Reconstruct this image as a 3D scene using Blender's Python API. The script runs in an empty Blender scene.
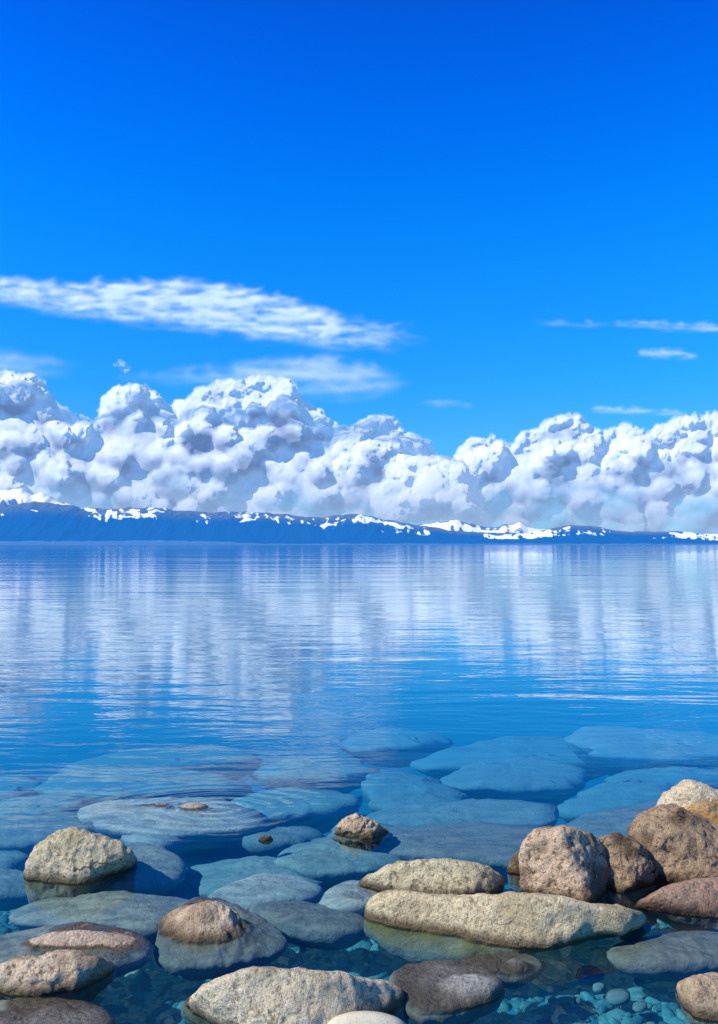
import bpy, bmesh, math
import numpy as np
from mathutils import Vector

sc = bpy.context.scene
COL = sc.collection
rng = np.random.default_rng(7)

# ------------------------------------------------------------------ camera
CAM_H = 1.5
F = 800.0                       # focal length in pixels of the 718 x 1024 frame
HY = 545.0                      # row of the horizon
PITCH = math.atan((HY - 512.0) / F)
CP, SP = math.cos(PITCH), math.sin(PITCH)
cam_d = bpy.data.cameras.new("camera")
cam = bpy.data.objects.new("camera", cam_d)
COL.objects.link(cam)
cam.location = (0, 0, CAM_H)
cam.rotation_euler = (math.pi / 2 + PITCH, 0, 0)
cam_d.sensor_fit = 'VERTICAL'
cam_d.sensor_height = 24
cam_d.lens = 24 * F / 1024
cam_d.clip_start = 0.05
cam_d.clip_end = 90000
sc.camera = cam


def ray(px, py):
    """unit-depth direction (world) of a pixel of the photograph"""
    px = np.asarray(px, float); py = np.asarray(py, float)
    u = (px - 359.0) / F
    v = (512.0 - py) / F
    x = u
    y = CP - v * SP
    z = SP + v * CP
    return np.stack([x, y, z], -1)


def ground(px, py, z=0.0):
    d = ray(px, py)
    t = (z - CAM_H) / d[..., 2]
    return np.array([0, 0, CAM_H]) + d * t[..., None]


def to_px(P):
    P = np.asarray(P) - np.array([0, 0, CAM_H])
    dep = P[..., 1] * CP + P[..., 2] * SP
    up = -P[..., 1] * SP + P[..., 2] * CP
    return 359 + F * P[..., 0] / dep, 512 - F * up / dep


# ------------------------------------------------------------------ numpy noise
_perm = rng.permutation(256)
_perm = np.concatenate([_perm, _perm, _perm])
_g = rng.normal(size=(256, 3)); _g /= np.linalg.norm(_g, axis=1)[:, None]


def gnoise(P):
    P = np.asarray(P, float)
    I = np.floor(P).astype(np.int64)
    Fr = P - I
    I &= 255
    w = Fr * Fr * Fr * (Fr * (Fr * 6 - 15) + 10)
    out = 0
    for dx in (0, 1):
        for dy in (0, 1):
            for dz in (0, 1):
                h = _perm[_perm[_perm[(I[..., 0] + dx) & 255] + ((I[..., 1] + dy) & 255)] + ((I[..., 2] + dz) & 255)]
                g = _g[h]
                dot = g[..., 0] * (Fr[..., 0] - dx) + g[..., 1] * (Fr[..., 1] - dy) + g[..., 2] * (Fr[..., 2] - dz)
                ww = (w[..., 0] if dx else 1 - w[..., 0]) * (w[..., 1] if dy else 1 - w[..., 1]) * (w[..., 2] if dz else 1 - w[..., 2])
                out = out + ww * dot
    return out * 1.6


def fbm(P, octv=4, lac=2.03, gain=0.5):
    a, s, t = 1.0, 0, 0
    P = np.array(P, float)
    for k in range(octv):
        s = s + a * gnoise(P); t += a
        P = P * lac + 17.3; a *= gain
    return s / t


def billow(P, octv=4, lac=2.1, gain=0.55):
    a, s, t = 1.0, 0, 0
    P = np.array(P, float)
    for k in range(octv):
        s = s + a * (1 - 2.2 * np.abs(gnoise(P))); t += a
        P = P * lac + 9.7; a *= gain
    return s / t


def sstep(a, b, x):
    t = np.clip((x - a) / (b - a), 0, 1)
    return t * t * (3 - 2 * t)


def blur(A, s):
    r = int(3 * s) + 1
    k = np.exp(-0.5 * (np.arange(-r, r + 1) / s) ** 2); k /= k.sum()
    A = np.pad(A, r, mode='edge')
    A = np.apply_along_axis(lambda m: np.convolve(m, k, 'valid'), 0, A)
    A = np.apply_along_axis(lambda m: np.convolve(m, k, 'valid'), 1, A)
    return A


# ------------------------------------------------------------------ node helpers
class NT:
    def __init__(s, tree):
        s.t = tree; s.n = tree.nodes; s.l = tree.links

    def new(s, typ, **kw):
        nd = s.n.new(typ)
        ins = kw.pop('ins', {})
        for k, v in kw.items():
            setattr(nd, k, v)
        for k, v in ins.items():
            s.put(nd.inputs[k], v)
        return nd

    def put(s, sock, v):
        if isinstance(v, bpy.types.NodeSocket):
            s.l.new(v, sock)
        elif isinstance(v, (tuple, list)) and len(v) == 3 and sock.type == 'RGBA':
            sock.default_value = (*v, 1)
        else:
            sock.default_value = v

    def math(s, op, a, b=0.0, c=0.0, clamp=False):
        nd = s.new('ShaderNodeMath', operation=op, use_clamp=clamp)
        s.put(nd.inputs[0], a); s.put(nd.inputs[1], b); s.put(nd.inputs[2], c)
        return nd.outputs[0]

    def step(s, x, a, b, lo=0.0, hi=1.0):
        nd = s.new('ShaderNodeMapRange', interpolation_type='SMOOTHSTEP')
        s.put(nd.inputs[0], x); s.put(nd.inputs[1], a); s.put(nd.inputs[2], b)
        s.put(nd.inputs[3], lo); s.put(nd.inputs[4], hi)
        return nd.outputs[0]

    def mix(s, f, a, b, blend='MIX'):
        nd = s.new('ShaderNodeMix', data_type='RGBA', blend_type=blend)
        s.put(nd.inputs[0], f); s.put(nd.inputs[6], a); s.put(nd.inputs[7], b)
        return nd.outputs[2]

    def noise(s, vec, scale, detail=4.0, rough=0.55, dist=0.0):
        nd = s.new('ShaderNodeTexNoise')
        s.put(nd.inputs['Vector'], vec); s.put(nd.inputs['Scale'], scale)
        nd.inputs['Detail'].default_value = detail
        nd.inputs['Roughness'].default_value = rough
        nd.inputs['Distortion'].default_value = dist
        return nd.outputs['Fac']

    def voro(s, vec, scale, feature='F1'):
        nd = s.new('ShaderNodeTexVoronoi', feature=feature)
        s.put(nd.inputs['Vector'], vec); s.put(nd.inputs['Scale'], scale)
        return nd

    def vscale(s, vec, sx, sy, sz):
        nd = s.new('ShaderNodeVectorMath', operation='MULTIPLY')
        s.put(nd.inputs[0], vec); nd.inputs[1].default_value = (sx, sy, sz)
        return nd.outputs[0]


def new_mat(name):
    m = bpy.data.materials.new(name)
    m.use_nodes = True
    m.node_tree.nodes.clear()
    nt = NT(m.node_tree)
    m.cycles.emission_sampling = 'NONE'
    out = nt.new('ShaderNodeOutputMaterial')
    return m, nt, out


# ------------------------------------------------------------------ world + sun
SUN = Vector((-0.90, -0.34, 0.86)).normalized()          # direction towards the sun
SUN_EL = math.asin(SUN.z)
SUN_AZ = math.atan2(SUN.x, SUN.y)
world = bpy.data.worlds.new("World")
sc.world = world
world.use_nodes = True
world.node_tree.nodes.clear()
nt = NT(world.node_tree)
sky = nt.new('ShaderNodeTexSky', sky_type='NISHITA', sun_disc=False)
sky.sun_elevation = SUN_EL
sky.sun_rotation = SUN_AZ
sky.altitude = 2000
sky.air_density = 1.0
sky.dust_density = 0.2
sky.ozone_density = 3.0
tc = nt.new('ShaderNodeTexCoord')
sep = nt.new('ShaderNodeSeparateXYZ')
nt.l.new(tc.outputs['Generated'], sep.inputs[0])
ramp = nt.new('ShaderNodeValToRGB')
nt.l.new(sep.outputs[2], ramp.inputs[0])
cr = ramp.color_ramp
cr.interpolation = 'B_SPLINE'
# deep alpine blue, paler towards the horizon; unseen zenith darkened to cut ambient light (tint on the physical sky)
K = 12.0                        # colour-ramp stops are stored divided by K
stops = [(0.0, (0.50, 0.98, 1.5)), (0.10, (0.38, 1.10, 1.6)), (0.20, (0.12, 1.25, 1.95)),
         (0.38, (0.0, 1.50, 3.1)), (0.56, (0.0, 0.86, 3.5)), (0.66, (0.08, 0.5, 1.2)), (1.0, (0.20, 0.22, 0.24))]
el = cr.elements
el[0].position = stops[0][0]; el[0].color = (*[v / K for v in stops[0][1]], 1)
el[1].position = stops[-1][0]; el[1].color = (*[v / K for v in stops[-1][1]], 1)
for p, c in stops[1:-1]:
    e = el.new(p); e.color = (*[v / K for v in c], 1)
tv = nt.new('ShaderNodeVectorMath', operation='SCALE'); nt.l.new(ramp.outputs[0], tv.inputs[0]); tv.inputs['Scale'].default_value = K
tm = nt.new('ShaderNodeVectorMath', operation='MULTIPLY'); nt.l.new(sky.outputs[0], tm.inputs[0]); nt.l.new(tv.outputs[0], tm.inputs[1])
tint = tm.outputs[0]
bg = nt.new('ShaderNodeBackground')
nt.l.new(tint, bg.inputs[0])
bg.inputs[1].default_value = 0.10
wo = nt.new('ShaderNodeOutputWorld')
nt.l.new(bg.outputs[0], wo.inputs[0])
world.cycles.sampling_method = 'MANUAL'
world.cycles.sample_map_resolution = 512

sl = bpy.data.lights.new("sun", 'SUN')
sl.energy = 5.0
sl.angle = math.radians(0.53)
sl.color = (1.0, 0.92, 0.78)
so = bpy.data.objects.new("sun", sl)
COL.objects.link(so)
so.rotation_euler = SUN.to_track_quat('Z', 'Y').to_euler()
so.location = (-20, -10, 30)

# ------------------------------------------------------------------ mesh helper


def mesh_obj(name, V, Fc, mat, attrs=None, smooth=True, loc=None):
    V = np.asarray(V, np.float32)
    Fc = np.asarray(Fc, np.int32)
    me = bpy.data.meshes.new(name)
    if loc is not None:
        V = V - np.asarray(loc, np.float32)
    me.vertices.add(len(V))
    me.vertices.foreach_set('co', V.ravel())
    k = Fc.shape[1]
    me.loops.add(Fc.size)
    me.loops.foreach_set('vertex_index', Fc.ravel())
    me.polygons.add(len(Fc))
    me.polygons.foreach_set('loop_start', np.arange(len(Fc), dtype=np.int32) * k)
    me.update(calc_edges=True)
    if smooth:
        me.polygons.foreach_set('use_smooth', np.ones(len(Fc), bool))
    for an, av in (attrs or {}).items():
        a = me.attributes.new(an, 'FLOAT', 'POINT')
        a.data.foreach_set('value', np.asarray(av, np.float32).ravel())
    me.materials.append(mat)
    ob = bpy.data.objects.new(name, me)
    if loc is not None:
        ob.location = loc
    COL.objects.link(ob)
    return ob


def tag(o, label=None, cat=None, group=None, kind=None):
    if label: o['label'] = label
    if cat: o['category'] = cat
    if group: o['group'] = group
    if kind: o['kind'] = kind
    return o


def grid_faces(nr, nc, keep=None):
    i = np.arange(nr - 1)[:, None]; j = np.arange(nc - 1)[None, :]
    a = i * nc + j
    Fq = np.stack([a, a + 1, a + nc + 1, a + nc], -1).reshape(-1, 4)
    if keep is not None:
        k = keep[:-1, :-1] | keep[1:, :-1] | keep[:-1, 1:] | keep[1:, 1:]
        Fq = Fq[k.ravel()]
    return Fq


def compact(V, Fc, attrs):
    used = np.unique(Fc)
    m = -np.ones(len(V), np.int64); m[used] = np.arange(len(used))
    return V[used], m[Fc], {k: np.asarray(v).ravel()[used] for k, v in attrs.items()}


# ------------------------------------------------------------------ lake bed (one sheet to beyond the far shore)
def bed_z(x, y):
    y = np.asarray(y, float)
    z = np.interp(y, [-30, -3, 2.6, 3.4, 4.2, 6, 9, 20, 60, 400, 5000], [0.6, -0.10, -0.20, -0.26, -0.42, -0.70, -1.25, -4, -15, -60, -60])
    return z


def bed_noise(x, y):
    P = np.stack([x, y, np.zeros_like(x)], -1)
    n = 0.05 * gnoise(P * 1.3) + 0.02 * gnoise(P * 4.1 + 5)
    return np.where(np.abs(y) < 60, n, 0)


ys = np.concatenate([np.linspace(-30, 1.8, 14), np.arange(1.9, 7, 0.05), np.geomspace(7, 34000, 60)])
xs = np.concatenate([-np.geomspace(30000, 3.6, 40), np.linspace(-3.5, 3.5, 140), np.geomspace(3.6, 30000, 40)])
YY, XX = np.meshgrid(ys, xs, indexing='ij')
ZZ = bed_z(XX, YY) + bed_noise(XX, YY)

BLUE_DEEP = (0.000, 0.040, 0.235)
BLUE_TEAL = (0.006, 0.190, 0.290)


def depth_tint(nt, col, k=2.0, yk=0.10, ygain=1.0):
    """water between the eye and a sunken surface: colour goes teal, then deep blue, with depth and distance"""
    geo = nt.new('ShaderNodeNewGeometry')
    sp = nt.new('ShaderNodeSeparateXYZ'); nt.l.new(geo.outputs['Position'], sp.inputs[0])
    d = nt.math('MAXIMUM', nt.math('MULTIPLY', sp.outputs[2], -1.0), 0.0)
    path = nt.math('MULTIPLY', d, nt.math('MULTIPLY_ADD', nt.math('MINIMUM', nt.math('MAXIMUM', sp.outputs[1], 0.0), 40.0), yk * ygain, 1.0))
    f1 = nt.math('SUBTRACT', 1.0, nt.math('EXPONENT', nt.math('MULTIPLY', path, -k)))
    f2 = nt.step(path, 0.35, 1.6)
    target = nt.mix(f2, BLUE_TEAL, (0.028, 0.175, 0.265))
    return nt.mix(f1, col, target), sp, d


mbed, nt, out = new_mat("lake_bed")
geo = nt.new('ShaderNodeNewGeometry')
n1 = nt.noise(geo.outputs['Position'], 2.2, 5)
vo = nt.voro(geo.outputs['Position'], 26)
c = nt.mix(nt.step(n1, 0.4, 0.65), (0.015, 0.16, 0.34), (0.05, 0.34, 0.42))
c = nt.mix(nt.math('MULTIPLY', vo.outputs['Distance'], 0.8), c, (0.01, 0.08, 0.24))
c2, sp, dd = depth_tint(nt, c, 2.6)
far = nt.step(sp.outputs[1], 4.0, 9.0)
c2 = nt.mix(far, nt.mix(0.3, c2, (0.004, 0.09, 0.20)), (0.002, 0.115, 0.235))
def add_glow(nt, col, out, k):
    # emission added to the surface, standing in for daylight scattered in the water
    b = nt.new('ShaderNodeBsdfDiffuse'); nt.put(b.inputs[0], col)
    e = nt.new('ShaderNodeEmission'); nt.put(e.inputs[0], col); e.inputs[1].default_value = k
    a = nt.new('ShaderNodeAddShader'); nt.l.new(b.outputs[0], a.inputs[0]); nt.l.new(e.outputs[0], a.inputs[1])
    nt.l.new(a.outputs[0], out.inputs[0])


add_glow(nt, c2, out, 0.20)
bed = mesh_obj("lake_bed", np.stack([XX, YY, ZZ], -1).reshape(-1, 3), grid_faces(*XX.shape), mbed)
tag(bed, kind='structure')

# ------------------------------------------------------------------ water
wy = np.concatenate([np.linspace(-2.5, 8, 6), np.geomspace(10, 12000, 30)])
wx = np.concatenate([-np.geomspace(12000, 5, 24), [0], np.geomspace(5, 12000, 24)])
WY, WX = np.meshgrid(wy, wx, indexing='ij')
mw, nt, out = new_mat("lake_water")
geo = nt.new('ShaderNodeNewGeometry')
P = geo.outputs['Position']
sp = nt.new('ShaderNodeSeparateXYZ'); nt.l.new(P, sp.inputs[0])
yv = sp.outputs[1]
# long swell-like ripples with crests across the view, finer ripples, and a calm zone among the stones
w1 = nt.noise(nt.vscale(P, 0.40, 1.5, 1), 1.0, 3, 0.45, 0.6)
w2 = nt.noise(nt.vscale(P, 1.6, 5.0, 1), 1.0, 3, 0.5, 0.8)
w3 = nt.noise(nt.vscale(P, 0.10, 0.30, 1), 1.0, 3, 0.5, 0.4)
w4 = nt.noise(nt.vscale(P, 5.0, 11.0, 1), 1.0, 2, 0.5, 0.3)
calm = nt.step(yv, 2.5, 8.0, 0.22, 1.0)
h = nt.math('MULTIPLY', w1, nt.step(yv, 8, 40, 0.015, 0.010))
h = nt.math('MULTIPLY_ADD', w2, nt.step(yv, 6, 30, 0.0032, 0.0015), h)
h = nt.math('MULTIPLY', h, calm)
h = nt.math('MULTIPLY_ADD', w4, 0.0007, h)
h = nt.math('MULTIPLY_ADD', w3, nt.step(yv, 6, 22, 0.0, 0.04), h)
w5 = nt.noise(nt.vscale(P, 0.022, 0.075, 1), 1.0, 3, 0.5, 0.4)
h = nt.math('MULTIPLY_ADD', w5, nt.step(yv, 25, 90, 0.0, 0.16), h)
# rings spreading round the stone tip that breaks the surface
RC = ground(214, 809)
rv = nt.new('ShaderNodeVectorMath', operation='DISTANCE')
nt.l.new(nt.vscale(P, 1.0, 1.6, 0), rv.inputs[0]); rv.inputs[1].default_value = (RC[0], RC[1] * 1.6, 0)
rd = rv.outputs['Value']
ring = nt.math('MULTIPLY', nt.math('SINE', nt.math('MULTIPLY', rd, 48.0)), nt.math('EXPONENT', nt.math('MULTIPLY', rd, -3.6)))
h = nt.math('MULTIPLY_ADD', ring, 0.0022, h)
bump = nt.new('ShaderNodeBump')
bump.inputs['Strength'].default_value = 1.0
bump.inputs['Distance'].default_value = 1.0
nt.l.new(h, bump.inputs['Height'])
N = bump.outputs[0]
dt = nt.new('ShaderNodeVectorMath', operation='DOT_PRODUCT')
nt.l.new(geo.outputs['Incoming'], dt.inputs[0]); nt.l.new(N, dt.inputs[1])
ct = nt.math('ABSOLUTE', dt.outputs['Value'], clamp=True)
cq = nt.math('DIVIDE', ct, 0.235)
fr = nt.math('MULTIPLY_ADD', nt.math('EXPONENT', nt.math('MULTIPLY', nt.math('MULTIPLY', cq, cq), -1.0)), 0.95, 0.014, clamp=True)
gl = nt.new('ShaderNodeBsdfGlossy'); gl.inputs['Roughness'].default_value = 0.03
gl.inputs['Color'].default_value = (0.94, 1.0, 0.98, 1)
nt.l.new(N, gl.inputs['Normal'])
tr = nt.new('ShaderNodeBsdfTransparent'); tr.inputs[0].default_value = (0.88, 0.97, 0.98, 1)
ms = nt.new('ShaderNodeMixShader')
nt.l.new(fr, ms.inputs[0]); nt.l.new(tr.outputs[0], ms.inputs[1]); nt.l.new(gl.outputs[0], ms.inputs[2])
nt.l.new(ms.outputs[0], out.inputs[0])
water = mesh_obj("lake_water", np.stack([WX, WY, np.zeros_like(WX)], -1).reshape(-1, 3), grid_faces(*WX.shape), mw)
tag(water, kind='structure')


# ------------------------------------------------------------------ stone materials
def rock_mat(name, light, dark, speck=(0.03, 0.025, 0.02), algae=0.6, olive=(0.17, 0.145, 0.025), lichen=None,
             grey=(0.23, 0.225, 0.195), rough=1.0, wet_top=0.05, sunk=(1, 1, 1), pit=1.0, cracks=0.8, mottle=0.55):
    m, nt, out = new_mat(name)
    tcn = nt.new('ShaderNodeTexCoord')
    oi = nt.new('ShaderNodeObjectInfo')
    off = nt.new('ShaderNodeVectorMath', operation='SCALE')
    cmb = nt.new('ShaderNodeCombineXYZ')
    for k in range(3):
        nt.l.new(oi.outputs['Random'], cmb.inputs[k])
    nt.l.new(cmb.outputs[0], off.inputs[0]); off.inputs['Scale'].default_value = 37.0
    ad = nt.new('ShaderNodeVectorMath', operation='ADD')
    nt.l.new(tcn.outputs['Object'], ad.inputs[0]); nt.l.new(off.outputs[0], ad.inputs[1])
    P = ad.outputs[0]
    geo = nt.new('ShaderNodeNewGeometry')
    sp = nt.new('ShaderNodeSeparateXYZ'); nt.l.new(geo.outputs['Position'], sp.inputs[0])
    nbig = nt.noise(P, 5.0, 5, 0.6)
    nmid = nt.noise(P, 40.0, 6, 0.72)
    nfine = nt.noise(P, 150.0, 4, 0.75)
    vor = nt.voro(P, 85.0)
    vor2 = nt.voro(P, 38.0)
    # dry stone
    c = nt.mix(nt.step(nmid, 0.36, 0.50), dark, tuple(min(0.86, v * 0.98) for v in light))
    c = nt.mix(nt.step(nbig, 0.50, 0.62, 0, mottle), c, dark)
    c = nt.mix(nt.step(nfine, 0.55, 0.66, 0, 0.85), c, speck)
    c = nt.mix(nt.step(nfine, 0.30, 0.42, 0.6, 0), c, tuple(min(1, v * 1.35) for v in light))
    c = nt.mix(nt.step(vor.outputs['Distance'], 0.10, 0.30, 0.45, 0.0), c, speck)
    if lichen:
        nl = nt.noise(P, 9.0, 6, 0.65)
        c = nt.mix(nt.step(nl, 0.40, 0.55), c, lichen)
    # creases and cracks
    ds = nt.new('ShaderNodeVectorMath', operation='ADD')
    nn = nt.new('ShaderNodeTexNoise'); nt.l.new(P, nn.inputs['Vector']); nn.inputs['Scale'].default_value = 7.0; nn.inputs['Detail'].default_value = 5
    sc_ = nt.new('ShaderNodeVectorMath', operation='SCALE'); nt.l.new(nn.outputs['Color'], sc_.inputs[0]); sc_.inputs['Scale'].default_value = 0.22
    nt.l.new(P, ds.inputs[0]); nt.l.new(sc_.outputs[0], ds.inputs[1])
    cv = nt.voro(ds.outputs[0], 5.0, 'DISTANCE_TO_EDGE')
    crack = nt.math('MULTIPLY', nt.step(cv.outputs['Distance'], 0.006, 0.028, 1.0, 0.0), nt.step(nt.noise(P, 3.1, 3), 0.54, 0.66))
    crack = nt.math('MULTIPLY', crack, min(1.0, cracks * rough))
    c = nt.mix(crack, c, tuple(v * 0.35 for v in dark))
    # waterline: uneven wet band
    zz = nt.math('ADD', sp.outputs[2], nt.math('MULTIPLY', nt.math('SUBTRACT', nbig, 0.5), 0.035))
    wet = nt.step(zz, 0.004, wet_top, 1.0, 0.0)
    cw = nt.mix(0.72, c, nt.mix(0.5, c, (0.05, 0.045, 0.035)), 'MIX')
    cw = nt.mix(1.0, cw, (0.30, 0.27, 0.22), 'MULTIPLY')
    c = nt.mix(wet, c, cw)
    # below the surface: pale silt-grey stone with olive growth near the top
    na = nt.noise(P, 13.0, 4, 0.6)
    g = nt.mix(nt.step(nmid, 0.3, 0.7), tuple(v * 0.72 for v in grey), tuple(v * 1.25 for v in grey))
    g = nt.mix(nt.step(nbig, 0.42, 0.62, 0, 0.5), g, tuple(v * 0.55 for v in grey))
    g = nt.mix(nt.step(nfine, 0.60, 0.68, 0, 0.5), g, tuple(min(1, v * 2.0) for v in grey))
    stx = nt.noise(nt.vscale(P, 6.0, 20.0, 20.0), 1.0, 5, 0.65, 0.5)
    g = nt.mix(nt.step(stx, 0.42, 0.62, 0, 0.55), g, tuple(min(1, v * 1.9) for v in grey))
    g = nt.mix(nt.step(stx, 0.34, 0.44, 0.5, 0), g, tuple(v * 0.45 for v in grey))
    al = nt.math('MULTIPLY', nt.step(zz, -0.20, -0.02, 0.0, algae), nt.step(na, 0.32, 0.6, 0.35, 1.0))
    g = nt.mix(al, g, olive)
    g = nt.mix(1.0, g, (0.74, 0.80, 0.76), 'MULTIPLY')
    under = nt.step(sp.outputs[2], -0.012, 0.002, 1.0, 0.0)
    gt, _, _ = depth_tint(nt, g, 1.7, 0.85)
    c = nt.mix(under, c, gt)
    pr = nt.new('ShaderNodeBsdfPrincipled')
    nt.l.new(c, pr.inputs['Base Color'])
    rg = nt.math('MULTIPLY_ADD', nt.math('MULTIPLY', wet, nt.math('SUBTRACT', 1.0, under)), -0.5, 0.9)
    nt.l.new(rg, pr.inputs['Roughness'])
    pr.inputs['Specular IOR Level'].default_value = 0.3
    # relief: grains, pits, and creases
    crk = nt.voro(P, 9.0, 'DISTANCE_TO_EDGE')
    hh = nt.math('MULTIPLY', nmid, 0.017 * rough)
    hh = nt.math('MULTIPLY_ADD', nbig, 0.018 * rough, hh)
    hh = nt.math('MULTIPLY_ADD', nfine, 0.0075 * rough, hh)
    hh = nt.math('MULTIPLY_ADD', nt.step(vor2.outputs['Distance'], 0.0, 0.45), 0.005 * pit, hh)
    hh = nt.math('MULTIPLY_ADD', crack, -0.012, hh)
    hh = nt.math('MULTIPLY', hh, nt.math('MULTIPLY_ADD', under, -0.55, 1.0))
    bp = nt.new('ShaderNodeBump'); bp.inputs['Strength'].default_value = 0.9; bp.inputs['Distance'].default_value = 1.0
    nt.l.new(hh, bp.inputs['Height']); nt.l.new(bp.outputs[0], pr.inputs['Normal'])
    nt.l.new(pr.outputs[0], out.inputs[0])
    return m


M = {
    'granite': rock_mat('pale_granite', (0.78, 0.68, 0.47), (0.34, 0.28, 0.17)),
    'umber': rock_mat('umber_granite', (0.70, 0.53, 0.35), (0.20, 0.13, 0.075), algae=0.35, mottle=0.9, grey=(0.19, 0.17, 0.15)),
    'slab': rock_mat('slab_granite', (0.78, 0.66, 0.41), (0.38, 0.31, 0.17), cracks=0.3, algae=1.0),
    'olive': rock_mat('weathered_granite', (0.70, 0.62, 0.40), (0.26, 0.22, 0.115), algae=0.9),
    'sandy': rock_mat('sandy_grey_stone', (0.66, 0.52, 0.38), (0.33, 0.26, 0.19), algae=0.1, grey=(0.24, 0.24, 0.215), rough=0.8, wet_top=0.014),
    'pink': rock_mat('pinkish_granite', (0.82, 0.66, 0.45), (0.32, 0.22, 0.13), algae=0.4, mottle=0.75, grey=(0.19, 0.18, 0.17)),
    'brown': rock_mat('brown_granite', (0.50, 0.36, 0.22), (0.12, 0.078, 0.045), rough=1.3, mottle=0.9, algae=0.35),
    'tawny': rock_mat('tawny_rock', (0.70, 0.53, 0.33), (0.32, 0.21, 0.11), algae=0.4),
    'cream': rock_mat('cream_rock', (0.80, 0.68, 0.45), (0.42, 0.34, 0.22)),
    'rust': rock_mat('rust_rock', (0.50, 0.36, 0.20), (0.26, 0.15, 0.07), lichen=(0.50, 0.26, 0.06), algae=0.3),
    'russet': rock_mat('russet_slab', (0.42, 0.28, 0.19), (0.26, 0.16, 0.10), algae=0.3, grey=(0.24, 0.20, 0.185), wet_top=0.07, rough=0.6),
    'greystone': rock_mat('grey_stone', (0.46, 0.45, 0.40), (0.28, 0.27, 0.25), wet_top=0.05, algae=0.15, grey=(0.27, 0.27, 0.24), rough=0.6),
    'slate': rock_mat('slate_stone', (0.42, 0.42, 0.38), (0.26, 0.26, 0.235), algae=0.1, grey=(0.18, 0.17, 0.15), rough=0.9, wet_top=0.05),
    'lavender': rock_mat('violet_grey_stone', (0.27, 0.27, 0.29), (0.15, 0.15, 0.17), algae=0.05, grey=(0.21, 0.245, 0.235), rough=0.6),
    'greenish': rock_mat('green_grey_stone', (0.25, 0.27, 0.25), (0.15, 0.17, 0.16), algae=0.1, grey=(0.22, 0.28, 0.24), rough=0.4),
    'pale': rock_mat('silvery_stone', (0.42, 0.40, 0.36), (0.25, 0.24, 0.22), algae=0.1, grey=(0.36, 0.40, 0.39), rough=0.5, wet_top=0.010),
    'egg': rock_mat('smooth_pale_stone', (0.66, 0.62, 0.46), (0.60, 0.56, 0.40), speck=(0.45, 0.42, 0.3), rough=0.05, pit=0.05, algae=0.2, wet_top=0.012),
}

# ------------------------------------------------------------------ stone shapes
_ico = {}


def ico(n):
    if n not in _ico:
        bm = bmesh.new()
        bmesh.ops.create_icosphere(bm, subdivisions=n, radius=1)
        bm.verts.ensure_lookup_table()
        V = np.array([v.co[:] for v in bm.verts])
        Fc = np.array([[v.index for v in f.verts] for f in bm.faces])
        bm.free()
        _ico[n] = (V / np.linalg.norm(V, axis=1)[:, None], Fc)
    return _ico[n]


def vnormals(V, Fc):
    n = np.cross(V[Fc[:, 1]] - V[Fc[:, 0]], V[Fc[:, 2]] - V[Fc[:, 0]])
    N = np.zeros_like(V)
    for k in range(3):
        np.add.at(N, Fc[:, k], n)
    return N / (np.linalg.norm(N, axis=1)[:, None] + 1e-12)


def planes_radius(U, planes, p):
    s = 0
    for n, d in planes:
        n = np.asarray(n, float); n = n / np.linalg.norm(n)
        s = s + np.maximum(0, U @ n / d) ** p
    return s ** (-1.0 / p)


def poly_edges(Q):
    """outward normals and distances of a closed polygon about its centroid"""
    Q = np.asarray(Q, float)
    c = 0.5 * (Q.min(0) + Q.max(0)) * 0.5 + 0.5 * Q.mean(0)
    res = []
    for i in range(len(Q)):
        a, b = Q[i] - c, Q[(i + 1) % len(Q)] - c
        e = b - a
        n = np.array([e[1], -e[0]]); L = np.linalg.norm(n)
        if L < 1e-6: continue
        n /= L
        d = n @ a
        if d < 0: n, d = -n, -d
        res.append((n, max(d, 1e-3), L))
    return c, res


def roughen(V, Fc, amp, size, seed, fine=1.0):
    N = vnormals(V, Fc)
    s = size
    o = seed * 11.7
    d = amp * s * (0.55 * fbm(V / (0.75 * s) + o, 3) + 0.22 * (billow(V / (0.42 * s) + o, 3) - 0.4))
    cr_ = 1 - 2.4 * np.abs(gnoise(V / (0.34 * s) + o + 7 + 0.4 * gnoise(V / (0.2 * s) + o)[:, None]))
    d = d + fine * amp * s * 0.22 * (cr_ - 0.3)
    d = d + fine * (0.010 * fbm(V / 0.055 + o, 3) + 0.012 * np.minimum(0, fbm(V / 0.10 + o + 40, 3) + 0.12))
    return V + N * d[:, None]


def finish(name, V, Fc, mat, label, cat, group):
    lo, hi = V.min(0), V.max(0)
    loc = (float((lo[0] + hi[0]) / 2), float((lo[1] + hi[1]) / 2), float(lo[2]))
    o = mesh_obj(name, V, Fc, M[mat], loc=loc)
    return tag(o, label, cat, group)


STN = [0]


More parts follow.
